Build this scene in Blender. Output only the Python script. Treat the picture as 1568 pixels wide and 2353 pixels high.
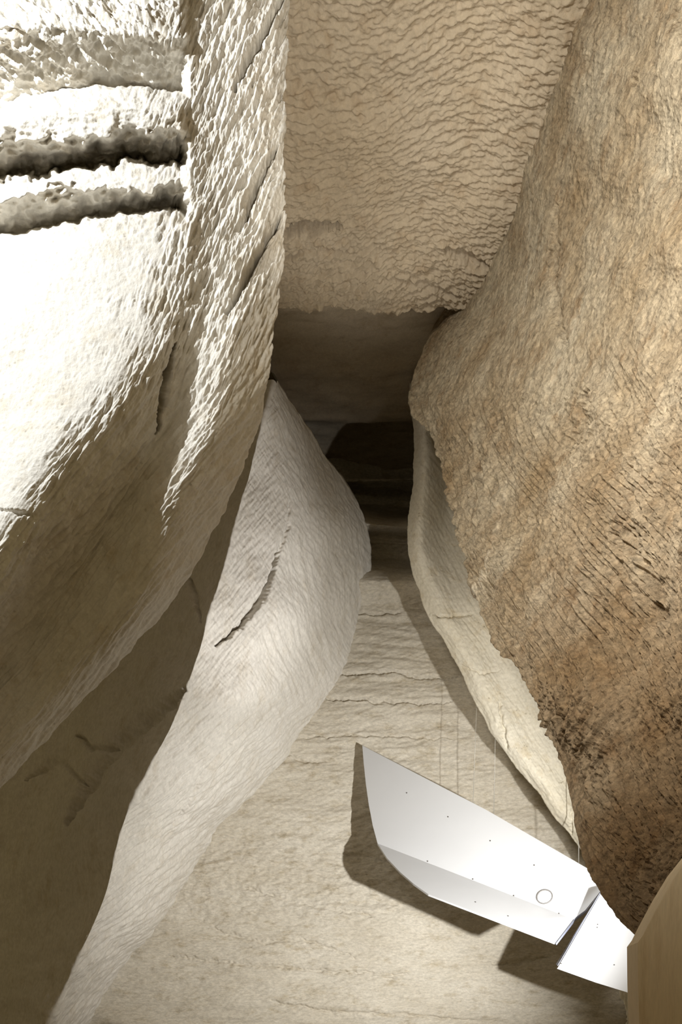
import bpy, bmesh, math
import numpy as np
from mathutils import Vector

# ------------------------------------------------------------------ camera, world, lights
C = bpy.context.scene
for o in list(bpy.data.objects):
    bpy.data.objects.remove(o)
EYE = 1.6                       # camera height above the cave floor (m)
F, CX, HY = 1568.67, 784.0, 2300.0   # focal length in pixels, image centre column, horizon row

cam_d = bpy.data.cameras.new('camera')
cam = bpy.data.objects.new('camera', cam_d)
C.collection.objects.link(cam)
cam.location = (0, 0, EYE)
cam.rotation_euler = (math.pi / 2, 0, 0)
cam_d.sensor_fit = 'VERTICAL'
cam_d.sensor_height = 36.0
cam_d.sensor_width = 24.0
cam_d.lens = 24.0
cam_d.shift_y = (HY - 1176.5) / 2353.0
cam_d.clip_end = 200
C.camera = cam

C.view_settings.view_transform = 'Standard'
C.view_settings.look = 'None'
C.view_settings.gamma = 1.0
C.view_settings.use_curve_mapping = False
C.view_settings.exposure = 0.0

world = bpy.data.worlds.new('cave_ambient')
C.world = world
world.use_nodes = True
bg = world.node_tree.nodes['Background']
bg.inputs[0].default_value = (1.0, 0.80, 0.42, 1)
bg.inputs[1].default_value = 0.25


def spot(name, loc, target, watts, angle, blend, size, col):
    d = bpy.data.lights.new(name, 'SPOT')
    d.energy = watts
    d.spot_size = math.radians(angle)
    d.spot_blend = blend
    d.shadow_soft_size = size
    d.color = col
    o = bpy.data.objects.new(name, d)
    C.collection.objects.link(o)
    o.location = (loc[0], loc[1], loc[2] + EYE)
    v = Vector(target) - Vector(loc)
    o.rotation_euler = v.to_track_quat('-Z', 'Y').to_euler()
    return o


# high floodlight off to the left that rakes the near wall
spot('flood_left', (-4.5, 2.0, 6.5), (-1.4, 4.6, 5.4), 1600, 100, 0.3, 0.035, (0.93, 0.97, 1.0))
# floor uplights hidden behind the right rock: back wall, inner right wall, hanging panels; then the fin
spot('uplight_right', (2.5, 4.0, 0.2), (-0.1, 9.0, 1.7), 1500, 84, 1.0, 0.04, (0.98, 0.98, 0.96))
spot('uplight_fin', (2.5, 4.05, 0.2), (-1.4, 7.5, 5.1), 900, 28, 0.8, 0.04, (0.98, 0.98, 0.98))
# broad lamp near the visitor's left for the right rock
spot('flood_right', (-1.65, 0.6, 3.5), (2.4, 3.2, 3.9), 1800, 100, 1.0, 0.5, (1.0, 0.95, 0.86))
# floor uplight for the ceiling, near the visitor
spot('uplight_ceiling', (0.6, 0.5, 0.2), (0.25, 5.3, 7.0), 1150, 21, 0.7, 0.1, (1.0, 0.95, 0.86))


# ------------------------------------------------------------------ numeric helpers
def P(px, py, y):
    """point at depth y metres seen along the given direction"""
    px = np.asarray(px, float); py = np.asarray(py, float); y = np.asarray(y, float)
    return np.stack([(px - CX) / F * y, y, (HY - py) / F * y + EYE], -1)


def _grad(seed):
    r = np.random.RandomState(seed)
    a = r.rand(4096) * 2 * np.pi
    return np.cos(a), np.sin(a)


def perlin(x, y, seed=0):
    gx, gy = _grad(seed)
    xi = np.floor(x).astype(np.int64); yi = np.floor(y).astype(np.int64)
    xf = x - xi; yf = y - yi

    def h(i, j):
        return ((i * 73856093) ^ (j * 19349663) ^ (seed * 83492791)) & 4095

    def dot(i, j):
        k = h(xi + i, yi + j)
        return gx[k] * (xf - i) + gy[k] * (yf - j)
    u = xf ** 3 * (xf * (xf * 6 - 15) + 10); v = yf ** 3 * (yf * (yf * 6 - 15) + 10)
    a = dot(0, 0) * (1 - u) + dot(1, 0) * u
    b = dot(0, 1) * (1 - u) + dot(1, 1) * u
    return (a * (1 - v) + b * v) * 1.5


def fbm(x, y, seed=0, oct=4, gain=0.5):
    s = 0; amp = 1
    for k in range(oct):
        s = s + amp * perlin(x * 2 ** k + 17.3 * k, y * 2 ** k - 9.1 * k, seed + k)
        amp *= gain
    return s


def ridged(x, y, seed=0, oct=3):
    s = 0; amp = 1
    for k in range(oct):
        s = s + amp * (1 - 2 * np.abs(perlin(x * 2 ** k, y * 2 ** k, seed + k)))
        amp *= 0.5
    return s


def sstep(a, b, x):
    t = np.clip((x - a) / (b - a), 0, 1)
    return t * t * (3 - 2 * t)


def streak(x, y, deg, la, lb, seed, oct=3, warp=0.0):
    """noise stretched along a direction (degrees, image sense: x right, y down)"""
    c, s = math.cos(math.radians(deg)), math.sin(math.radians(deg))
    a = x * c + y * s; b = -x * s + y * c
    if warp:
        b = b + 1.6 * warp * perlin(x / 420.0, y / 420.0, seed + 50) + 0.25 * warp * perlin(x / 120.0, y / 120.0, seed + 51)
    return fbm(a / la, b / lb, seed, oct)


def groove(x, y, pts, w, taper=True):
    """1 on the polyline falling to 0 at a few w; wobbling like a crack"""
    xx = x + 5 * perlin(x / 23., y / 23., 91) + 2.5 * perlin(x / 7., y / 7., 92)
    yy = y + 5 * perlin(x / 23., y / 23., 93) + 2.5 * perlin(x / 7., y / 7., 94)
    pts = np.asarray(pts, float)
    L = np.r_[0, np.cumsum(np.hypot(*np.diff(pts, axis=0).T))]
    best = np.full(x.shape, 1e9); tt = np.zeros(x.shape)
    for k in range(len(pts) - 1):
        p, q = pts[k], pts[k + 1]
        d = q - p
        t = np.clip(((xx - p[0]) * d[0] + (yy - p[1]) * d[1]) / (d @ d), 0, 1)
        dist = np.hypot(xx - p[0] - t * d[0], yy - p[1] - t * d[1])
        m = dist < best
        best = np.where(m, dist, best)
        tt = np.where(m, (L[k] + t * (L[k + 1] - L[k])) / L[-1], tt)
    ww = w * (0.25 + 0.75 * np.sin(np.pi * np.clip(tt, 0, 1)) ** 0.7) if taper else w
    return np.exp(-(best / ww) ** 2)


def pit(x, y, cx, cy, rx, ry, deg=0):
    c, s = math.cos(math.radians(deg)), math.sin(math.radians(deg))
    a = (x - cx) * c + (y - cy) * s; b = -(x - cx) * s + (y - cy) * c
    r = np.hypot(a / rx, b / ry) + 0.25 * perlin(x / 15., y / 15., 77)
    return 1 - sstep(0.25, 1.15, r)


def hermite(ctrl, axis, tn, creases=()):
    """cubic interpolation of control rows along an axis; tn = parameter values, creases = sharp indices"""
    A = np.moveaxis(np.asarray(ctrl, float), axis, 0)
    n = A.shape[0]
    # parameter positions: mean chord length in the picture plane
    ch = np.array([np.mean(np.hypot(A[k + 1, ..., 0] - A[k, ..., 0], A[k + 1, ..., 1] - A[k, ..., 1])) for k in range(n - 1)]) + 1e-6
    u = np.r_[0, np.cumsum(ch)]
    sec = [(A[k + 1] - A[k]) / ch[k] for k in range(n - 1)]
    mL, mR = [], []
    for k in range(n):
        if k == 0:
            m = (sec[0], sec[0])
        elif k == n - 1:
            m = (sec[-1], sec[-1])
        elif k in creases:
            m = (sec[k - 1], sec[k])
        else:
            t = (sec[k - 1] * ch[k] + sec[k] * ch[k - 1]) / (ch[k] + ch[k - 1])
            m = (t, t)
        mL.append(m[0]); mR.append(m[1])
    x = tn * u[-1]
    idx = np.clip(np.searchsorted(u, x, side='right') - 1, 0, n - 2)
    out = []
    for xv, k in zip(x, idx):
        t = (xv - u[k]) / ch[k]
        h00 = 2 * t ** 3 - 3 * t ** 2 + 1; h10 = t ** 3 - 2 * t ** 2 + t
        h01 = -2 * t ** 3 + 3 * t ** 2; h11 = t ** 3 - t ** 2
        out.append(h00 * A[k] + h10 * ch[k] * mR[k] + h01 * A[k + 1] + h11 * ch[k] * mL[k + 1])
    return np.moveaxis(np.array(out), 0, axis), u / u[-1]


def params(A, axis, n, w):
    """n parameter values along an axis, denser on the segments with a larger weight"""
    D = np.moveaxis(A, axis, 0)
    ch = np.array([np.mean(np.hypot(D[k + 1, ..., 0] - D[k, ..., 0], D[k + 1, ..., 1] - D[k, ..., 1])) for k in range(len(D) - 1)]) + 1e-6
    u = np.r_[0, np.cumsum(ch)] / ch.sum()
    g = np.r_[0, np.cumsum(ch * (np.ones(len(ch)) if w is None else np.asarray(w, float)))]
    return np.interp(np.linspace(0, 1, n), g / g[-1], u)


def loft(rows, nr, nc, ccrease=(), rcrease=(), cw=None, rw=None):
    """dense (nr, nc, 3) grid of (px, py, depth) through control rows; also column index coordinate"""
    A = np.asarray(rows, float)
    tr = params(A, 0, nr, rw)
    B, ur = hermite(A, 0, tr, rcrease)
    tcn = params(A, 1, nc, cw)
    G, uc = hermite(B, 1, tcn, ccrease)
    colf = np.interp(tcn, uc, np.arange(A.shape[1]))
    rowf = np.interp(tr, ur, np.arange(A.shape[0]))
    return G, np.broadcast_to(rowf[:, None], (nr, nc)), np.broadcast_to(colf[None, :], (nr, nc))


def normals(V, ref=None):
    du = np.gradient(V, axis=0); dv = np.gradient(V, axis=1)
    n = np.cross(du, dv)
    n /= np.linalg.norm(n, axis=-1, keepdims=True) + 1e-12
    return n


def smooth_normals(V, k=6):
    n = normals(V)
    for ax in (0, 1):
        for _ in range(2):
            p = np.pad(n, [(k, k) if a == ax else (0, 0) for a in range(3)], mode='edge')
            c = np.cumsum(p, axis=ax)
            c = np.concatenate([np.zeros_like(np.take(c, [0], ax)), c], ax)
            m = n.shape[ax]
            n = (np.take(c, range(2 * k + 1, 2 * k + 1 + m), ax) - np.take(c, range(0, m), ax)) / (2 * k + 1)
    n /= np.linalg.norm(n, axis=-1, keepdims=True) + 1e-12
    return n


def grid_mesh(name, V, mat, parent=None):
    nr, nc = V.shape[:2]
    me = bpy.data.meshes.new(name)
    me.vertices.add(nr * nc)
    me.vertices.foreach_set('co', V.reshape(-1).astype(np.float32))
    i = np.arange(nr * nc).reshape(nr, nc)
    q = np.stack([i[:-1, :-1], i[:-1, 1:], i[1:, 1:], i[1:, :-1]], -1).reshape(-1, 4)
    nf = len(q)
    me.loops.add(nf * 4)
    me.loops.foreach_set('vertex_index', q.reshape(-1).astype(np.int32))
    me.polygons.add(nf)
    me.polygons.foreach_set('loop_start', np.arange(nf, dtype=np.int32) * 4)
    me.polygons.foreach_set('loop_total', np.full(nf, 4, dtype=np.int32))
    me.polygons.foreach_set('use_smooth', np.ones(nf, dtype=bool))
    me.update(calc_edges=True)
    me.materials.append(mat)
    o = bpy.data.objects.new(name, me)
    C.collection.objects.link(o)
    if parent:
        o.parent = parent
    return o


def struct(o, label, cat='wall'):
    o['kind'] = 'structure'; o['label'] = label; o['category'] = cat
    return o


def link_bm(name, bm, mat, parent=None, smooth=False):
    bmesh.ops.recalc_face_normals(bm, faces=bm.faces)
    me = bpy.data.meshes.new(name)
    bm.to_mesh(me); bm.free()
    if smooth:
        for p in me.polygons:
            p.use_smooth = True
    me.materials.append(mat)
    o = bpy.data.objects.new(name, me)
    C.collection.objects.link(o)
    if parent:
        o.parent = parent
    return o


# ------------------------------------------------------------------ materials
def rock(name, c1, c2, c3, scale=1.0, grain=0.5, stretch=(1, 1, 1), rot=(0, 0, 0), bump=0.25, dist=0.02,
         pores=0.0, rough=0.9, blotch=0.5, fine=28.0):
    """stone: two-colour blotches, a third stain colour, grain, pores and bump"""
    m = bpy.data.materials.new(name)
    m.use_nodes = True
    nt = m.node_tree; N = nt.nodes; Lk = nt.links
    for n in list(N):
        N.remove(n)
    out = N.new('ShaderNodeOutputMaterial')
    bs = N.new('ShaderNodeBsdfPrincipled')
    Lk.new(bs.outputs[0], out.inputs[0])
    bs.inputs['Roughness'].default_value = rough
    bs.inputs['Specular IOR Level'].default_value = 0.15
    tc = N.new('ShaderNodeTexCoord')
    mp = N.new('ShaderNodeMapping')
    mp.inputs['Rotation'].default_value = rot
    mp.inputs['Scale'].default_value = stretch
    Lk.new(tc.outputs['Object'], mp.inputs[0])

    def noise(sc, det, rgh=0.6, vec=mp):
        n = N.new('ShaderNodeTexNoise')
        n.inputs['Scale'].default_value = sc
        n.inputs['Detail'].default_value = det
        n.inputs['Roughness'].default_value = rgh
        Lk.new(vec.outputs[0], n.inputs['Vector'])
        return n

    def ramp(src, a, b):
        r = N.new('ShaderNodeMapRange')
        r.inputs[1].default_value = a; r.inputs[2].default_value = b
        r.clamp = True
        Lk.new(src, r.inputs[0])
        return r.outputs[0]

    def mix(fac, a, b, mode='MIX'):
        x = N.new('ShaderNodeMix')
        x.data_type = 'RGBA'; x.blend_type = mode
        if isinstance(fac, float):
            x.inputs[0].default_value = fac
        else:
            Lk.new(fac, x.inputs[0])
        for sock, v in ((x.inputs[6], a), (x.inputs[7], b)):
            if isinstance(v, tuple):
                sock.default_value = (*v, 1)
            else:
                Lk.new(v, sock)
        return x.outputs[2]
    big = noise(1.1 * scale, 5)
    mid = noise(5.0 * scale, 6, 0.7)
    gr = noise(fine * scale, 4, 0.75)
    col = mix(ramp(big.outputs[0], 0.5 - 0.25 / (blotch + 0.5), 0.5 + 0.25 / (blotch + 0.5)), c1, c2)
    col = mix(ramp(mid.outputs[0], 0.52, 0.75), col, c3)
    g = N.new('ShaderNodeMapRange')
    g.inputs[1].default_value = 0.3; g.inputs[2].default_value = 0.7
    g.inputs[3].default_value = 1 - grain; g.inputs[4].default_value = 1 + grain * 0.45
    Lk.new(gr.outputs[0], g.inputs[0])
    cmb = N.new('ShaderNodeCombineColor')
    for k in range(3):
        Lk.new(g.outputs[0], cmb.inputs[k])
    col = mix(1.0, col, cmb.outputs[0], 'MULTIPLY')
    h = None
    if pores:
        vo = N.new('ShaderNodeTexVoronoi')
        vo.inputs['Scale'].default_value = 16 * scale
        vo.inputs['Randomness'].default_value = 1
        Lk.new(mp.outputs[0], vo.inputs['Vector'])
        pm = N.new('ShaderNodeMath'); pm.operation = 'MULTIPLY'
        Lk.new(ramp(vo.outputs['Distance'], 0.2, 0.08), pm.inputs[0])
        Lk.new(ramp(mid.outputs[0], 0.5, 0.62), pm.inputs[1])
        pv = N.new('ShaderNodeMath'); pv.operation = 'MULTIPLY'
        Lk.new(pm.outputs[0], pv.inputs[0]); pv.inputs[1].default_value = pores
        col = mix(pv.outputs[0], col, tuple(0.3 * v for v in c3))
    Lk.new(col, bs.inputs['Base Color'])
    add = N.new('ShaderNodeMath'); add.operation = 'MULTIPLY_ADD'
    Lk.new(mid.outputs[0], add.inputs[0]); add.inputs[1].default_value = 1.2
    Lk.new(gr.outputs[0], add.inputs[2])
    bp = N.new('ShaderNodeBump')
    bp.inputs['Strength'].default_value = bump
    bp.inputs['Distance'].default_value = dist
    Lk.new(add.outputs[0], bp.inputs['Height'])
    Lk.new(bp.outputs[0], bs.inputs['Normal'])
    return m


def plain(name, col, rough=0.5, metal=0.0, emit=0.0, var=0.03):
    m = bpy.data.materials.new(name)
    m.use_nodes = True
    nt = m.node_tree
    bs = nt.nodes['Principled BSDF']
    bs.inputs['Roughness'].default_value = rough
    bs.inputs['Metallic'].default_value = metal
    n = nt.nodes.new('ShaderNodeTexNoise'); n.inputs['Scale'].default_value = 6
    mx = nt.nodes.new('ShaderNodeMix'); mx.data_type = 'RGBA'
    mx.inputs[6].default_value = (*[max(0, c * (1 - var)) for c in col], 1)
    mx.inputs[7].default_value = (*[min(1, c * (1 + var)) for c in col], 1)
    nt.links.new(n.outputs[0], mx.inputs[0])
    nt.links.new(mx.outputs[2], bs.inputs['Base Color'])
    if emit:
        bs.inputs['Emission Color'].default_value = (1, 1, 1, 1)
        bs.inputs['Emission Strength'].default_value = emit
    return m


M_LEFT = rock('chalky_stone', (0.65, 0.61, 0.54), (0.71, 0.68, 0.62), (0.58, 0.51, 0.40), grain=0.12, bump=0.35, dist=0.02, pores=0.5)
M_FIN = rock('pale_grey_stone', (0.66, 0.62, 0.55), (0.72, 0.68, 0.62), (0.58, 0.52, 0.43), grain=0.18, bump=0.35, dist=0.02,
             stretch=(1, 1, 0.6))
M_CEIL = rock('tan_stone', (0.52, 0.43, 0.31), (0.58, 0.50, 0.39), (0.44, 0.34, 0.23), grain=0.15, bump=0.4, dist=0.02)
M_BACK = rock('bedded_stone', (0.56, 0.50, 0.40), (0.66, 0.61, 0.52), (0.42, 0.35, 0.24), grain=0.28, bump=0.3, dist=0.02,
              stretch=(0.7, 1, 1.6), pores=0.4)
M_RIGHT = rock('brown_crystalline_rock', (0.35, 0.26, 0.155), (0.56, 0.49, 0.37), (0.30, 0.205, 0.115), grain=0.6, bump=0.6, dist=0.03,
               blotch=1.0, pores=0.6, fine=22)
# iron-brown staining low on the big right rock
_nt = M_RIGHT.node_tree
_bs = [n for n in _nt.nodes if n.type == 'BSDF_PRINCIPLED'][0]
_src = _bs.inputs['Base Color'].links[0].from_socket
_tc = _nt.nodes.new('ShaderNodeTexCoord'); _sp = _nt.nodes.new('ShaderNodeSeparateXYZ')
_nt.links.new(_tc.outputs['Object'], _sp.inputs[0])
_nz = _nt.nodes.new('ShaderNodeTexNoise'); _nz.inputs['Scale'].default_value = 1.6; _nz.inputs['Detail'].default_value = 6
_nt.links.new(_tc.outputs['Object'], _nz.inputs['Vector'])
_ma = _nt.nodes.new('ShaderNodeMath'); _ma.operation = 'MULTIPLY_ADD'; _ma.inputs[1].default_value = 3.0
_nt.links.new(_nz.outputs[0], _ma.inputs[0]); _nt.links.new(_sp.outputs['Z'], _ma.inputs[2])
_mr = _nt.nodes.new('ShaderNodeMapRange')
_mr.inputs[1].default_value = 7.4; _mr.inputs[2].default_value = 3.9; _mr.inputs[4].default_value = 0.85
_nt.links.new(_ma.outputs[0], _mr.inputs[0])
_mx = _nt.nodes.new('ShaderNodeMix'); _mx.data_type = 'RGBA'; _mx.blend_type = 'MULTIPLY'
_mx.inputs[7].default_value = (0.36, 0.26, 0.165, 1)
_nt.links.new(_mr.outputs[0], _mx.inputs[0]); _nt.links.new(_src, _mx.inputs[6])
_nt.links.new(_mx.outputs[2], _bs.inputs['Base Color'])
M_STRIP = rock('cream_stone', (0.66, 0.60, 0.47), (0.70, 0.65, 0.54), (0.56, 0.47, 0.32), grain=0.15, bump=0.3, dist=0.015,
               pores=0.6)
M_SLAB = rock('smooth_tan_stone', (0.66, 0.54, 0.37), (0.72, 0.60, 0.42), (0.60, 0.47, 0.30), grain=0.10, bump=0.08, dist=0.01,
              stretch=(4, 4, 0.5))
M_WHITE = plain('white_paint', (0.63, 0.635, 0.65), 0.55)
M_EDGE = plain('blue_grey_paint', (0.36, 0.38, 0.48), 0.5)
M_DARK = plain('dark_screw', (0.08, 0.07, 0.06), 0.5)
M_STEEL = plain('thin_steel', (0.42, 0.40, 0.35), 0.4, 0.6)
M_LENS = plain('lamp_lens', (0.9, 0.9, 0.9), 0.3, emit=3.0)
M_BEZEL = plain('lamp_bezel', (0.20, 0.19, 0.18), 0.5)
M_DUST = rock('floor_dust', (0.45, 0.38, 0.27), (0.5, 0.43, 0.31), (0.4, 0.32, 0.2), grain=0.2)

# ------------------------------------------------------------------ left wall (near, raked by the flood)
# columns: off-left, slab, fold, valley, ridge, silhouette, behind, behind
L = [
 [(-420, -320, 4.7), (60, -320, 4.46), (448, -320, 4.42), (520, -320, 4.43), (600, -320, 4.45), (678, -320, 4.50)],
 [(-420, 0, 4.75), (60, 0, 4.52), (440, 0, 4.45), (515, 0, 4.47), (595, 0, 4.49), (668, 0, 4.54)],
 [(-420, 300, 4.85), (60, 300, 4.58), (432, 300, 4.47), (505, 300, 4.49), (585, 300, 4.52), (656, 300, 4.58)],
 [(-420, 560, 4.85), (50, 570, 4.60), (422, 590, 4.48), (500, 590, 4.52), (580, 580, 4.55), (656, 560, 4.63)],
 [(-420, 760, 4.85), (0, 800, 4.60), (335, 845, 4.48), (420, 850, 4.60), (535, 850, 4.58), (622, 850, 4.76)],
 [(-420, 930, 4.85), (-60, 960, 4.62), (235, 1000, 4.48), (365, 1025, 4.74), (500, 990, 4.65), (597, 970, 4.98)],
 [(-420, 1080, 4.85), (-100, 1090, 4.66), (120, 1165, 4.50), (260, 1190, 4.85), (425, 1150, 4.76), (537, 1130, 5.20)],
 [(-430, 1250, 5.0), (-200, 1270, 4.7), (-5, 1335, 4.55), (150, 1340, 5.00), (335, 1375, 4.98), (405, 1370, 5.40)],
 [(-540, 1500, 5.1), (-350, 1520, 4.9), (-180, 1580, 4.62), (-30, 1570, 5.18), (130, 1600, 5.32), (205, 1593, 5.60)],
 [(-750, 1750, 5.1), (-560, 1780, 4.95), (-370, 1850, 4.70), (-230, 1820, 5.22), (-70, 1830, 5.42), (0, 1818, 5.70)],
 [(-950, 2050, 5.1), (-760, 2050, 5.0), (-570, 2100, 4.78), (-440, 2080, 5.3), (-290, 2090, 5.5), (-215, 2070, 5.8)],
]
L.append([(-1400, 2900, 5.2), (-1200, 2900, 5.2), (-1000, 2900, 5.2), (-900, 2900, 5.4), (-780, 2900, 5.6), (-700, 2900, 5.9)])
rows = []
for r in L:
    s = r[-1]
    rows.append([(r[0][0] - 900, r[0][1], 5.4)] + r + [(s[0] - 45, s[1] - 20, s[2] + 0.55), (s[0] - 260, s[1] - 60, s[2] + 1.3)])
G, R_, Cc = loft(rows, 1150, 760, ccrease=(6,), cw=(0.05, 0.5, 1, 1.3, 1.3, 1.3, 0.6, 0.1), rw=[0.5] + [1] * 7 + [0.8, 0.3, 0.1])
Cc = Cc - 1
px, py, dep = G[..., 0].copy(), G[..., 1].copy(), G[..., 2].copy()

# ledges cut in the slab: boundaries along px, depth offset profile between them
kx = np.array([-500, 0, 100, 200, 300, 430])


def bnd(v, jag, seed):
    return np.interp(px, kx, v) + 1.2 * jag * perlin(px / 40., py / 60. + seed, 5) + 0.6 * jag * perlin(px / 17., py / 14. + seed, 6)


b = [bnd((-60, 60, 60, 70, 80, 90), 6, 0.5),            # vault
     bnd((300, 245, 222, 206, 200, 222), 5, 1.5),       # top of upper roll
     bnd((370, 322, 320, 318, 300, 292), 16, 2.5),      # lower lip of upper roll
     bnd((460, 415, 398, 385, 372, 388), 14, 3.5),      # back of upper undercut
     bnd((490, 462, 438, 432, 432, 425), 18, 4.5),      # lower lip of thin roll
     bnd((600, 548, 530, 505, 490, 487), 8, 5.5)]       # top of big slab
prof = np.zeros_like(px)
pts = [(b[0] - 300, -0.10), (b[0], -0.06), (b[1] - 8, 0.22), (b[1] + 2, 0.0), (b[1] + 45, -0.08), (b[2], -0.04), (b[3] - 5, 0.36), (b[3] + 5, 0.06),
       (b[4], 0.05), (b[5] - 6, 0.34), (b[5] + 5, 0.02), (b[5] + 60, 0.0)]
prof = np.full_like(px, pts[0][1])
for (y0, v0), (y1, v1) in zip(pts[:-1], pts[1:]):
    t = np.clip((py - y0) / (y1 - y0), 0, 1)
    prof = np.where(py >= y0, v0 + (v1 - v0) * t, prof)
prof = np.where(py > pts[-1][0], 0, prof)
edge = 1 - sstep(412, 440, px + 6 * perlin(py / 25., px * 0, 8))
dep += prof * edge
V = P(px, py, dep)
n = smooth_normals(V, 4)
n *= -np.sign(np.sum(n * (V - np.array([0, 0, EYE])), -1, keepdims=True).mean())
band = sstep(1.55, 2.05, Cc + 0.25 * perlin(px / 60., py / 60., 3)) * 1.0
vault = (1 - sstep(160, 215, py)) * edge
ang = 108
low = sstep(650, 1200, py)
d_hi = 0.014 * streak(px, py, 112, 130, 26, 11, 2, 20) + 0.010 * streak(px, py, 111, 40, 9, 21, 2, 10) + 0.012 * streak(px, py, 114, 260, 40, 31, 2, 30)
d_hi -= 0.034 * np.clip(streak(px, py, 110, 46, 9, 23, 2, 10) - 0.18, 0, 0.8)
d_lo = 0.014 * streak(px, py, 128, 130, 24, 12, 2, 25) + 0.020 * streak(px, py, 127, 60, 9, 22, 2, 10) + 0.018 * streak(px, py, 126, 260, 38, 32, 2, 30)
d_hi += 0.004 * fbm(px / 9., py / 12., 33, 2); d_lo += 0.004 * fbm(px / 9., py / 9., 34, 2)
dl = 0.010 * fbm(px / 120., py / 120., 41, 3) + 0.003 * fbm(px / 14., py / 14., 42, 3) - 0.012 * np.clip(fbm(px / 22., py / 16., 43, 2) - 0.75, 0, 1)
dv = 0.050 * streak(px, py, 28, 90, 22, 51, 3, 20) + 0.02 * fbm(px / 14., py / 14., 52, 3)
under = sstep(200, 230, py) * (1 - sstep(520, 560, py)) * edge
du_ = 0.012 * fbm(px / 30., py / 22., 61, 4)
dark = sstep(3.0, 3.6, Cc) * sstep(1000, 1250, py)
disp = band * ((d_hi * (1 - low) + d_lo * low) * (1 - 0.35 * dark)) + (1 - band) * (dl * (1 - vault) * (1 - under) + dv * vault + du_ * under)
disp -= 0.05 * groove(px, py, [(0, 1170), (60, 1180), (110, 1215), (150, 1180)], 4) * (1 - band)
disp -= 0.10 * groove(px, py, [(655, -20), (610, 70), (560, 150), (535, 210)], 7)
disp -= 0.12 * groove(px, py, [(662, 470), (610, 560), (560, 650), (520, 720)], 7)
disp -= 0.10 * groove(px, py, [(640, 330), (590, 430), (560, 520)], 5)
disp -= 0.12 * groove(px, py, [(405, 790), (380, 900), (360, 1000)], 6)
V = V + n * disp[..., None]
wl = struct(grid_mesh('wall_left', V, M_LEFT), 'chalk white rock wall at the left with hewn ledges and a raked grooved edge')

# ------------------------------------------------------------------ inner left wall: the fin
Fr = [
 [(628, 880, 7.60), (631, 878, 7.65), (636, 882, 7.72)],
 [(600, 985, 7.55), (655, 975, 7.85), (706, 985, 8.3)],
 [(573, 1085, 7.5), (672, 1080, 7.95), (772, 1085, 8.75)],
 [(546, 1180, 7.4), (685, 1180, 7.95), (830, 1165, 9.0)],
 [(518, 1290, 7.3), (684, 1290, 7.95), (850, 1285, 9.3)],
 [(486, 1390, 7.2), (662, 1400, 7.9), (832, 1380, 9.4)],
 [(455, 1500, 7.1), (630, 1520, 7.85), (797, 1520, 9.45)],
 [(405, 1640, 7.0), (575, 1660, 7.8), (738, 1640, 9.45)],
 [(348, 1755, 7.0), (490, 1780, 7.8), (628, 1785, 9.4)],
 [(282, 1895, 7.1), (395, 1905, 7.8), (506, 1910, 9.3)],
 [(240, 2060, 7.3), (320, 2068, 7.9), (402, 2065, 9.2)],
 [(180, 2200, 7.5), (245, 2205, 8.0), (305, 2195, 9.1)],
 [(110, 2353, 7.7), (155, 2358, 8.2), (200, 2353, 9.0)],
 [(50, 2480, 7.8), (90, 2480, 8.3), (110, 2480, 9.0)],
]
rows = []
for c_, m_, e_ in Fr:
    rows.append([(c_[0] - 620, c_[1] + 60, c_[2] + 2.6), (c_[0] - 170, c_[1] + 20, c_[2] + 1.05), c_, m_, e_, (e_[0] - 5, e_[1] - 10, e_[2] + 0.5), (e_[0] - 90, e_[1] - 30, e_[2] + 1.0)])
G, R_, Cc = loft(rows, 950, 560, ccrease=(2, 4), cw=(0.5, 0.9, 1.6, 1.6, 0.8, 0.1))
px, py, dep = G[..., 0], G[..., 1], G[..., 2]
V = P(px, py, dep)
n = smooth_normals(V, 3)
n *= -np.sign(np.sum(n * (V - np.array([0, 0, EYE])), -1, keepdims=True).mean())
a_face = sstep(1.95, 2.1, Cc)
lowf = sstep(1500, 1800, py)
disp = 0.05 * fbm(px / 170., py / 170., 101, 2)
disp += a_face * ((1 - lowf) * (0.009 * streak(px, py, 72, 90, 12, 111, 3, 30) * sstep(2.3, 3.0, Cc) + 0.008 * streak(px, py, 128, 40, 7, 112, 2, 12) * (1 - sstep(2.3, 3.2, Cc)) + 0.005 * streak(px, py, 60, 30, 6, 113, 2, 10))
                  + lowf * (0.024 * streak(px, py, -42, 90, 11, 121, 3, 12) + 0.010 * streak(px, py, -45, 30, 5, 122, 2, 6)))
disp += (1 - a_face) * (0.015 * fbm(px / 40., py / 40., 131, 3))
disp -= 0.16 * groove(px, py, [(500, 1482), (555, 1435), (603, 1370), (630, 1318), (642, 1262)], 5)
disp -= 0.03 * groove(px, py, [(642, 1270), (662, 1210), (668, 1150)], 4)
disp -= 0.05 * groove(px, py, [(60, 1790), (115, 1750), (140, 1745), (190, 1800)], 7)
disp -= 0.06 * groove(px, py, [(180, 1690), (215, 1720), (260, 1715)], 6)
disp -= 0.13 * groove(px, py, [(425, 1585), (330, 1660), (265, 1720), (205, 1800), (150, 1890)], 15)
disp -= 0.05 * groove(px, py, [(430, 1320), (450, 1380), (462, 1430)], 6)
disp -= 0.03 * groove(px, py, [(400, 1900), (460, 1780), (540, 1700)], 4) * a_face
V = V + n * disp[..., None]
struct(grid_mesh('wall_left_inner', V, M_FIN), 'pale grey rock fin behind the left wall with a dark diagonal crack')

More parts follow.
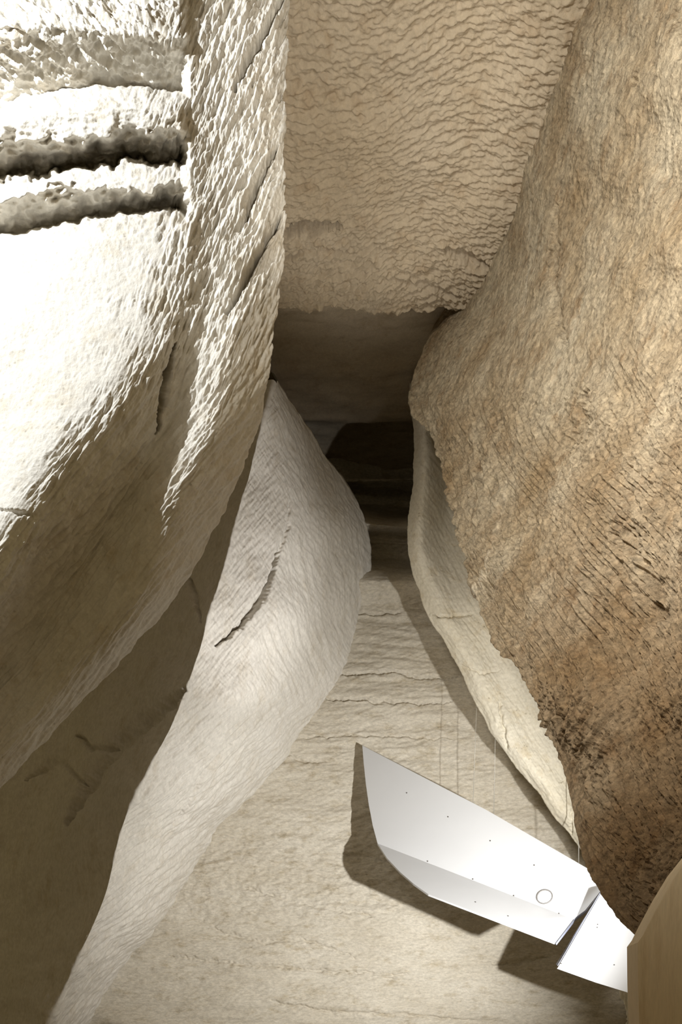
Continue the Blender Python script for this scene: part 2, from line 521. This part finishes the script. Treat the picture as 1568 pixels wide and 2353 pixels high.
# ------------------------------------------------------------------ back wall with bedding lines
yy = [1100, 1182, 1188, 1240, 1290, 1298, 1400, 1550, 1750, 1950, 2150, 2353, 2520]
dd = [10.3, 10.2, 9.75, 9.7, 9.68, 9.5, 9.45, 9.35, 9.25, 9.2, 9.15, 9.1, 9.1]
xs = [-150, 300, 700, 900, 1100, 1350, 1700]
dx = [0.1, 0.05, 0.0, 0.0, 0.0, -0.05, -0.1]
rows = [[(x, y + (x - 880) * 0.08 * (1 if y > 1170 else 0) * (1 if y < 1350 else 0.6), d + q) for x, q in zip(xs, dx)] for y, d in zip(yy, dd)]
G, R_, Cc = loft(rows, 760, 800)
px, py, dep = G[..., 0], G[..., 1], G[..., 2]
V = P(px, py, dep)
n = smooth_normals(V, 3)
n *= -np.sign(np.sum(n * (V - np.array([0, 0, EYE])), -1, keepdims=True).mean())
wv = py + 14 * perlin(px / 220., py / 150., 205)
disp = 0.05 * fbm(px / 260., py / 120., 201, 2) + 0.020 * fbm(px / 180., wv / 26., 202, 3) + 0.008 * streak(px, py, -20, 30, 8, 203, 2)
disp += 0.012 * fbm(px / 20., py / 14., 204, 3) * sstep(1850, 1950, py) * (1 - sstep(2080, 2150, py))
for pl, w, dpt in [
    ([(770, 1545), (830, 1552), (900, 1545), (960, 1558), (1060, 1556)], 4, 0.06),
    ([(745, 1606), (830, 1610), (930, 1618), (1040, 1615)], 3, 0.05),
    ([(800, 1410), (870, 1412), (920, 1405)], 3, 0.04),
    ([(690, 1695), (780, 1690), (900, 1690), (1040, 1697)], 3, 0.03),
    ([(650, 1730), (700, 1748), (760, 1750)], 3, 0.03),
    ([(470, 2130), (600, 2165), (700, 2160), (820, 2200)], 4, 0.03),
    ([(380, 2195), (560, 2215), (740, 2230), (950, 2240)], 4, 0.03),
    ([(620, 2300), (760, 2325), (900, 2330), (1100, 2345)], 4, 0.03),
    ([(560, 2040), (700, 2080), (860, 2105)], 6, 0.03),
    ([(780, 1960), (850, 1965), (900, 1980)], 5, 0.03),
    ([(1130, 2215), (1200, 2210), (1260, 2200)], 5, 0.04)]:
    disp -= dpt * groove(px, py, pl, w)
V = V + n * disp[..., None]
struct(grid_mesh('wall_back', V, M_BACK), 'pale bedded stone wall at the far end behind the white panels')

# dark chimney beyond the back wall's top edge
ts = np.linspace(0, 1, 200); zs = np.linspace(-1.6, 10.5, 140)
TT, ZZ = np.meshgrid(ts, zs)
pu = np.array([(-5.6, 10.6), (-5.3, 10.8), (-5.0, 10.9), (6.0, 10.9), (6.5, 10.4), (6.5, 2)], float)
pl_ = np.r_[0, np.cumsum(np.hypot(*np.diff(pu, axis=0).T))]; pl_ /= pl_[-1]
XX = np.interp(TT, pl_, pu[:, 0]); YY = np.interp(TT, pl_, pu[:, 1])
YY = YY + 0.25 * fbm(XX * 0.6, ZZ * 0.5, 301, 4) - 0.8 * sstep(0.3, -0.5, XX + 0.35 * (ZZ - 6.5)) * sstep(5.0, 6.0, ZZ) * (YY > 10)
XX = XX + 0.2 * fbm(YY * 0.6, ZZ * 0.5, 302, 3) * (np.abs(XX) > 6.2)
struct(grid_mesh('wall_shaft', np.stack([XX, YY, ZZ + EYE], -1), M_BACK), 'dark rock at the top of the shaft above the far wall')

# ------------------------------------------------------------------ ceiling with its lip and the deeper recess
prof_y = np.array([-1.0, 1.5, 3.5, 4.77, 5.8, 6.45, 6.75, 6.93, 7.02, 7.10, 7.30, 7.75, 8.3, 8.9, 9.5, 10.0, 11.5])
prof_z = np.array([6.4, 6.7, 6.95, 7.0, 7.0, 6.98, 6.97, 7.0, 7.16, 7.45, 7.65, 7.78, 7.90, 8.0, 8.05, 8.5, 8.6])
s_ = np.r_[0, np.cumsum(np.hypot(np.diff(prof_y), np.diff(prof_z)))]
sd = np.concatenate([np.linspace(0, s_[3] - 0.8, 40, endpoint=False), np.linspace(s_[3] - 0.8, s_[9], 560, endpoint=False), np.linspace(s_[9], s_[-1], 200)])
Yp = np.interp(sd, s_, prof_y); Zp = np.interp(sd, s_, prof_z)
k = np.ones(9) / 9
Yp[20:-20] = np.convolve(Yp, k, 'same')[20:-20]; Zp[20:-20] = np.convolve(Zp, k, 'same')[20:-20]
xs = np.concatenate([np.linspace(-6, -1.3, 30, endpoint=False), np.linspace(-1.3, 2.3, 620), np.linspace(2.35, 6, 30)])
XX, YY = np.meshgrid(xs, Yp)
ZZ = np.repeat(Zp[:, None], len(xs), 1)
YY = YY + (0.10 * perlin(XX * 0.9, YY * 0, 401) + 0.04 * perlin(XX * 4, YY * 0, 402)) * sstep(6.2, 6.9, YY) * (1 - sstep(7.2, 7.7, YY))
ZZ = ZZ - 0.12 * np.clip(XX - 1.0, 0, 2) ** 2 + 1.6 * sstep(-0.6, -1.3, XX) * (1 - sstep(4.6, 5.6, YY))
V = np.stack([XX, YY, ZZ + EYE], -1)
px = CX + F * XX / np.maximum(YY, 0.5); py = HY - F * ZZ / np.maximum(YY, 0.5)
n = smooth_normals(V, 4)
n *= np.where(n[..., 2:3].mean() > 0, -1, 1)
front = 1 - sstep(7.0, 7.2, YY)
wob = 22 * perlin(XX * 0.8, YY * 0.8, 405)
u1, v1 = XX * 100, YY * 100
disp = 0.017 * fbm(u1 / 14., (v1 + wob + 0.2 * u1) / 3.6, 411, 2) + 0.009 * fbm(u1 / 6.5, (v1 + wob) / 2.1, 412, 2) + 0.008 * fbm(u1 / 5., v1 / 5., 416, 2)
disp = disp * front * (1 + 0.6 * sstep(5.9, 6.6, YY)) + 0.03 * fbm(u1 / 70., v1 / 45., 413, 2) * front
disp += 0.030 * fbm(u1 / 90., (v1 + 0.3 * wob) / 16., 414, 2) * sstep(6.1, 6.6, YY) * front
disp += (1 - front) * 0.02 * fbm(u1 / 60., v1 / 25., 415, 3)
disp -= 0.7 * groove(px, py, [(640, 538), (690, 526), (745, 520), (785, 517)], 9)
disp -= 0.05 * groove(px, py, [(650, 590), (690, 578), (740, 572), (800, 585)], 5)
disp -= 0.10 * groove(px, py, [(1020, 575), (1070, 595), (1120, 615)], 12)
disp -= 0.05 * groove(px, py, [(900, 640), (980, 660), (1060, 690)], 8)
V = V + n * disp[..., None]
struct(grid_mesh('ceiling', V, M_CEIL), 'tan ceiling covered in curved tool marks with a dark lip', 'ceiling')

# ------------------------------------------------------------------ inner right wall: the cream strip
ed = [(940, 880, 8.6), (945, 955, 8.5), (950, 1050, 8.4), (946, 1130, 8.3), (937, 1195, 8.2), (936, 1240, 8.15), (946, 1310, 8.1), (966, 1372, 8.05),
      (992, 1432, 8.0), (1030, 1492, 8.0), (1066, 1560, 8.0), (1106, 1640, 8.0), (1150, 1712, 8.0), (1182, 1757, 8.0), (1232, 1818, 8.0),
      (1272, 1872, 8.0), (1322, 1935, 8.0), (1390, 2060, 8.0), (1415, 2180, 8.0), (1424, 2300, 8.0), (1450, 2440, 8.0)]
rows = []
for x, y, d in ed:
    top = 1 - sstep(1150, 1400, np.array(float(y)))
    rows.append([(x + 12, y - 4, d + 1.6), (x + 4, y, d + 0.25), (x, y, d), (x + 22, y, d - 0.12 - 0.1 * top), (x + 90, y + 3, d - 0.15 + 0.5 * top), (x + 260, y + 8, d - 0.35), (x + 520, y + 10, d - 0.6)])
G, R_, Cc = loft(rows, 820, 380, ccrease=(2,))
px, py, dep = G[..., 0], G[..., 1], G[..., 2]
V = P(px, py, dep)
n = smooth_normals(V, 3)
n *= -np.sign(np.sum(n * (V - np.array([0, 0, EYE])), -1, keepdims=True).mean())
disp = 0.02 * fbm(px / 90., py / 90., 501, 2) + 0.006 * streak(px, py, 58, 60, 9, 502, 3, 20) + 0.004 * fbm(px / 8., py / 8., 503, 2)
disp += 0.02 * streak(px, py, 85, 120, 5, 504, 2) * sstep(2240, 2290, py)
for pl, w, dpt in [([(990, 1416), (1030, 1417), (1085, 1413)], 3, 0.05), ([(1150, 1615), (1152, 1660), (1160, 1700), (1164, 1720)], 5, 0.05),
                   ([(1060, 1530), (1110, 1550), (1150, 1540)], 3, 0.02), ([(1318, 1840), (1314, 1890), (1312, 1920)], 3, 0.03),
                   ([(1285, 1798), (1296, 1793)], 3, 0.03), ([(1418, 2290), (1428, 2330), (1440, 2360)], 7, 0.1)]:
    disp -= dpt * groove(px, py, pl, w)
V = V + n * disp[..., None]
struct(grid_mesh('wall_right_inner', V, M_STRIP), 'narrow cream stone wall edge between the far wall and brown rock')

# ------------------------------------------------------------------ right wall: big brown rock in front
# columns: off-right, frame edge, mid, near silhouette, silhouette, behind
Rr = [
 [(2050, -320, 3.5), (1610, -320, 3.95), (1500, -320, 4.2), (1410, -320, 4.5), (1350, -320, 4.8), (1280, -360, 5.4), (1200, -420, 6.2)],
 [(2050, 0, 3.4), (1590, 0, 3.9), (1480, 0, 4.2), (1400, 0, 4.5), (1335, 0, 4.85), (1240, -60, 5.7), (1150, -120, 6.6)],
 [(2050, 280, 3.3), (1585, 270, 3.8), (1445, 260, 4.35), (1335, 252, 4.9), (1258, 245, 5.4), (1190, 200, 6.2), (1120, 140, 7.1)],
 [(2050, 480, 3.25), (1590, 480, 3.7), (1430, 490, 4.4), (1285, 500, 5.2), (1165, 490, 6.05), (1100, 440, 6.9), (1050, 380, 7.8)],
 [(2050, 710, 3.2), (1590, 720, 3.6), (1420, 740, 4.4), (1240, 745, 5.5), (1062, 702, 6.9), (1040, 650, 7.7), (1020, 600, 8.6)],
 [(2050, 830, 3.15), (1590, 850, 3.55), (1415, 880, 4.3), (1200, 870, 5.6), (975, 808, 7.25), (1000, 780, 8.0), (1080, 760, 8.4)],
 [(2050, 950, 3.1), (1590, 960, 3.5), (1412, 985, 4.25), (1190, 960, 5.6), (940, 925, 7.2), (985, 910, 7.8), (1100, 900, 8.0)],
 [(2050, 1060, 3.05), (1590, 1080, 3.4), (1412, 1100, 4.2), (1210, 1080, 5.4), (1003, 1025, 6.85), (1050, 1010, 7.3), (1180, 1000, 7.5)],
 [(2050, 1180, 3.0), (1590, 1180, 3.35), (1420, 1190, 4.1), (1228, 1180, 5.2), (1030, 1140, 6.5), (1090, 1120, 6.9), (1200, 1110, 7.1)],
 [(2050, 1290, 2.95), (1590, 1290, 3.3), (1430, 1295, 4.0), (1245, 1285, 5.0), (1062, 1260, 6.15), (1120, 1240, 6.6), (1240, 1230, 6.8)],
 [(2050, 1470, 2.85), (1590, 1480, 3.15), (1445, 1480, 3.75), (1290, 1470, 4.5), (1112, 1420, 5.5), (1180, 1400, 5.9), (1300, 1380, 6.1)],
 [(2050, 1640, 2.7), (1590, 1650, 3.0), (1465, 1650, 3.5), (1345, 1630, 4.0), (1205, 1585, 4.85), (1280, 1560, 5.2), (1400, 1540, 5.4)],
 [(2050, 1790, 2.6), (1590, 1810, 2.88), (1490, 1820, 3.22), (1400, 1810, 3.6), (1298, 1765, 4.25), (1380, 1740, 4.6), (1500, 1720, 4.8)],
 [(2050, 1900, 2.5), (1600, 1930, 2.78), (1510, 1945, 3.05), (1425, 1935, 3.4), (1327, 1890, 3.9), (1420, 1860, 4.25), (1540, 1840, 4.4)],
 [(2050, 2000, 2.45), (1610, 2030, 2.72), (1535, 2055, 2.92), (1455, 2050, 3.2), (1355, 2008, 3.6), (1450, 1980, 3.95), (1570, 1960, 4.1)],
 [(2050, 2100, 2.4), (1630, 2120, 2.68), (1570, 2140, 2.8), (1500, 2135, 3.0), (1410, 2098, 3.3), (1500, 2075, 3.65), (1620, 2060, 3.8)],
 [(2050, 2220, 2.4), (1660, 2240, 2.66), (1610, 2240, 2.76), (1545, 2220, 2.9), (1478, 2166, 3.05), (1560, 2150, 3.4), (1660, 2140, 3.5)],
]
G, R_, Cc = loft(Rr, 1150, 600, ccrease=(4,), cw=(0.1, 1, 1, 1.2, 0.6, 0.1))
px, py, dep = G[..., 0], G[..., 1], G[..., 2]
V = P(px, py, dep)
n = smooth_normals(V, 4)
n *= -np.sign(np.sum(n * (V - np.array([0, 0, EYE])), -1, keepdims=True).mean())
mass = 0.07 * fbm(px / 230., py / 330., 601, 3)
up = 1 - sstep(700, 1000, py)
fan = 0.5 + 0.5 * np.tanh(2.5 * perlin(px / 260., py / 260., 602))
d1 = 0.016 * streak(px, py, 100, 110, 14, 611, 3, 40)
d2 = 0.030 * streak(px, py, 64, 80, 11, 612, 3, 30)
d3 = 0.030 * streak(px, py, 116, 80, 11, 613, 3, 30)
edge_ = 1 - 0.75 * sstep(3.3, 4.0, Cc) * sstep(900, 1100, py)
rim = 1 - 0.8 * sstep(3.3, 3.95, Cc) * sstep(1600, 1800, py)
disp = mass * edge_ + rim * up * (0.5 * d1 + 0.006 * fbm(px / 10., py / 10., 614, 2)) + rim * (1 - up) * (d2 * fan + d3 * (1 - fan) + 0.008 * fbm(px / 9., py / 9., 615, 2))
near = sstep(2.6, 4.0, Cc) * sstep(850, 1000, py)
disp += rim * near * 0.03 * streak(px, py, 75, 70, 16, 616, 3, 20)
disp -= 0.09 * groove(px, py, [(1346, 900), (1335, 950), (1305, 1000), (1285, 1040)], 16)
disp -= 0.06 * pit(px, py, 1440, 1235, 30, 50, -20) + 0.06 * pit(px, py, 1490, 1400, 34, 26, 20) + 0.05 * pit(px, py, 1480, 1320, 18, 60, -25)
disp -= 0.08 * pit(px, py, 1098, 1088, 10, 26, -10) + 0.09 * pit(px, py, 1122, 1350, 12, 26, -15) + 0.04 * pit(px, py, 1460, 185, 9, 20, 10)
disp -= 0.04 * groove(px, py, [(1275, 470), (1270, 560), (1268, 620), (1280, 720), (1300, 790)], 10)
disp -= 0.05 * groove(px, py, [(1215, 1180), (1208, 1300), (1195, 1420), (1200, 1520), (1230, 1650)], 16)
disp -= 0.05 * groove(px, py, [(1480, 1980), (1482, 2060), (1478, 2140)], 12)
V = V + n * disp[..., None]
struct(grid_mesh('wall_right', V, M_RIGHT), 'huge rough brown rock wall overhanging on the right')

# ------------------------------------------------------------------ smooth slab at the lower right corner
pts = [(1466, 2166), (1478, 2150), (1492, 2122), (1512, 2085), (1530, 2052), (1568, 1990), (1640, 1900), (1760, 1800), (1900, 1760), (1900, 2700), (1476, 2700), (1470, 2353), (1467, 2260)]
bm = bmesh.new()
fv = [bm.verts.new(P(x, y, 2.55 + 0.0014 * (1568 - x))) for x, y in pts]
bv = [bm.verts.new(P(x, y, 2.55 + 0.0014 * (1568 - x)) + np.array([0.05, 0.22, 0])) for x, y in pts]
bm.faces.new(fv); bm.faces.new(bv[::-1])
for i in range(len(pts)):
    j = (i + 1) % len(pts)
    bm.faces.new([fv[i], fv[j], bv[j], bv[i]])
struct(link_bm('wall_right_front', bm, M_SLAB), 'smooth tan stone slab at the lower right under the brown rock')

# unseen rock sheet beside the camera, added to keep flood_left off the right rock
ts = np.linspace(0, 1, 110); zs = np.linspace(-1.6, 7.4, 140)
TT, ZZ = np.meshgrid(ts, zs)
yend = np.interp(ZZ, [4.4, 4.86, 5.16, 5.29, 5.74, 6.6, 7.4], [3.72, 3.54, 3.52, 3.51, 3.47, 3.41, 3.375])
YY = -1.5 + (yend + 1.5) * TT
XX = -2.2 - 0.10 * fbm(YY * 0.7, ZZ * 0.6, 351, 4) * (1 - TT)
struct(grid_mesh('light_blocker_left', np.stack([XX, YY, ZZ + EYE], -1), M_LEFT), 'added pale rock sheet beside the viewer, out of view, blocking the left floodlight')

# floor
bm = bmesh.new()
bmesh.ops.create_grid(bm, x_segments=60, y_segments=60, size=8)
for v in bm.verts:
    v.co.y += 4
    v.co.z = 0.01 * math.sin(v.co.x * 3) * math.cos(v.co.y * 2.3)
struct(link_bm('floor', bm, M_DUST), 'dusty tan cave floor below the hanging panels', 'floor')

# ------------------------------------------------------------------ hanging white panels
def plane3(a, b_, c_):
    n_ = np.cross(b_ - a, c_ - a); n_ /= np.linalg.norm(n_)
    if n_[1] > 0:
        n_ = -n_
    return a, n_


EYEP = np.array([0, 0, EYE])


def on(pl, x, y):
    d_ = P(x, y, 1.0) - EYEP
    t = np.dot(pl[0] - EYEP, pl[1]) / np.dot(d_, pl[1])
    return EYEP + d_ * t


def plate(bm, ptsA, nrm, th):
    f = [bm.verts.new(p) for p in ptsA]
    b2 = [bm.verts.new(p - nrm * th) for p in ptsA]
    bm.faces.new(f); bm.faces.new(b2[::-1])
    for i in range(len(f)):
        j = (i + 1) % len(f)
        bm.faces.new([f[i], f[j], b2[j], b2[i]])


def anchor(name, loc, label, cat, group=None):
    o = bpy.data.objects.new(name, None)
    C.collection.objects.link(o)
    o.location = loc
    o['label'] = label; o['category'] = cat
    if group:
        o['group'] = group
    bpy.context.view_layer.update()
    return o


def child(name, bm, mat, par, smooth=False):
    bmesh.ops.translate(bm, verts=bm.verts, vec=-par.location)
    return link_bm(name, bm, mat, par, smooth)


def disc(bm, c, nrm, r, h, seg=16):
    q = Vector(nrm).to_track_quat('Z', 'Y').to_matrix().to_4x4()
    q.translation = Vector(c)
    bmesh.ops.create_cone(bm, cap_ends=True, segments=seg, radius1=r, radius2=r * 0.85, depth=h, matrix=q)


main = plane3(P(833, 1713, 9.08), P(1375, 2020, 7.25), P(868, 1938, 8.5))
pan = anchor('hanging_panel', on(main, 1100, 1950), 'long white folded panel hanging before the pale far wall, round downlight in it', 'panel', None)
left = [(833, 1713), (836, 1752), (841, 1800), (848, 1850), (857, 1897), (868, 1938)]
up_edge = [(1120, 1862), (1362, 2002), (1374, 2022), (1382, 2046)]
cre_r = [(1345, 2092), (1318, 2112)]
m_pts = [on(main, *p) for p in left] + [on(main, 1318, 2112)] + [on(main, 1345, 2092)] + [on(main, *p) for p in up_edge[::-1]]
bm = bmesh.new(); plate(bm, m_pts, main[1], 0.02)
child('panel_board', bm, M_WHITE, pan)
cl, cr = on(main, 868, 1938), on(main, 1318, 2112)
fold = plane3(cl, cr, P(985, 2055, 7.40))
f_pts = [cl, on(fold, 890, 1972), on(fold, 920, 2004), on(fold, 950, 2030), on(fold, 985, 2055), on(fold, 1276, 2166), cr]
bm = bmesh.new(); plate(bm, f_pts, fold[1], 0.02)
child('folded_board', bm, M_WHITE, pan)
e0, e1, e2 = on(main, 1382, 2046), on(main, 1345, 2092), on(fold, 1276, 2166)
bm = bmesh.new()
ln = -main[1]
for a, b_ in ((e0, e1), (e1, cr), (cr, e2)):
    off = np.array([0.012, 0, -0.004])
    plate(bm, [a + off, b_ + off, b_ + off + ln * 0.05, a + off + ln * 0.05], np.array([1.0, 0, 0.3]) * 1.0, 0.006)
child('end_flange', bm, M_EDGE, pan)
for x, y, pl in [(935, 1822, main), (1030, 1877, main), (1127, 1932, main), (1228, 1988, main), (983, 1979, main), (1087, 2020, main), (1181, 2058, main),
                 (1285, 2099, main), (1093, 2073, fold), (1168, 2105, fold)]:
    bm = bmesh.new(); disc(bm, on(pl, x, y) + pl[1] * 0.002, pl[1], 0.008, 0.006)
    child('screw', bm, M_DARK, pan)
# downlight: bezel ring, lens
c0 = on(main, 1252, 2061)
bm = bmesh.new()
q = Vector(main[1]).to_track_quat('Z', 'Y').to_matrix().to_4x4(); q.translation = Vector(c0 + main[1] * 0.006)
ring = []
for k in range(40):
    a = 2 * math.pi * k / 40
    ring.append([bm.verts.new(q @ Vector((r * math.cos(a), r * math.sin(a), z))) for r, z in ((0.088, -0.006), (0.086, 0.008), (0.074, 0.006), (0.070, -0.03))])
for k in range(40):
    for j in range(3):
        bm.faces.new([ring[k][j], ring[(k + 1) % 40][j], ring[(k + 1) % 40][j + 1], ring[k][j + 1]])
dl_ = child('downlight', bm, M_BEZEL, pan, True)
bm = bmesh.new(); disc(bm, c0 + main[1] * 0.004, main[1], 0.072, 0.006, 32)
bmesh.ops.translate(bm, verts=bm.verts, vec=-pan.location)
link_bm('lamp_lens', bm, M_LENS, dl_)

# second panel
p2 = plane3(P(1383, 2050, 6.9), P(1281, 2226, 7.1), P(1560, 2316, 6.7))
pan2 = anchor('hanging_panel', on(p2, 1400, 2200), 'shorter white panel at lower right, half hidden by the brown rock', 'panel')
o2 = [(1383, 2050), (1281, 2226), (1370, 2258), (1464, 2287), (1600, 2328), (1620, 2180), (1480, 2030)]
bm = bmesh.new(); plate(bm, [on(p2, *p) for p in o2], p2[1], 0.02)
child('panel_board', bm, M_WHITE, pan2)
bm = bmesh.new()
a, b_ = on(p2, 1381, 2052), on(p2, 1283, 2220)
out = np.array([-0.03, 0.0, 0.02])
plate(bm, [a + out * 0.2, b_ + out * 0.2, b_ + out + p2[1] * -0.10, a + out * 0.2 + p2[1] * -0.16], np.array([-1.0, 0, 0]), 0.006)
child('end_flange', bm, M_EDGE, pan2)
for x, y in [(1374, 2124), (1373, 2131), (1412, 2217), (1290, 2214)]:
    bm = bmesh.new(); disc(bm, on(p2, x, y) + p2[1] * 0.002, p2[1], 0.007, 0.006)
    child('screw', bm, M_DARK, pan2)

# ------------------------------------------------------------------ suspension cables
def cable(p_lo, p_hi, r, label):
    bm = bmesh.new()
    a, b_ = Vector(p_lo), Vector(p_hi)
    d_ = b_ - a
    q_ = d_.to_track_quat('Z', 'Y').to_matrix().to_4x4(); q_.translation = (a + b_) / 2
    bmesh.ops.create_cone(bm, cap_ends=True, segments=8, radius1=r, radius2=r, depth=d_.length, matrix=q_)
    o = link_bm('suspension_cable', bm, M_STEEL, None, True)
    o['label'] = label; o['category'] = 'cable'; o['group'] = 'suspension cables of the white panels'
    return o


def up_from(pl, x, y, x2, y2):
    lo = on(pl, x, y) - pl[1] * 0.03
    return lo, P(x2, y2, float(lo[1]))


cable(*up_from(main, 1134, 1872, 1146, 1330), 0.0035, 'thin cable rising from the middle of the long white panel past the cream wall')
cable(*up_from(main, 1086, 1846, 1108, 1300), 0.003, 'thin leaning cable just left of the middle one, over the cream wall')
cable(*up_from(main, 1330, 1985, 1331, 1600), 0.005, 'pale cable at the right end of the long panel beside the brown rock')
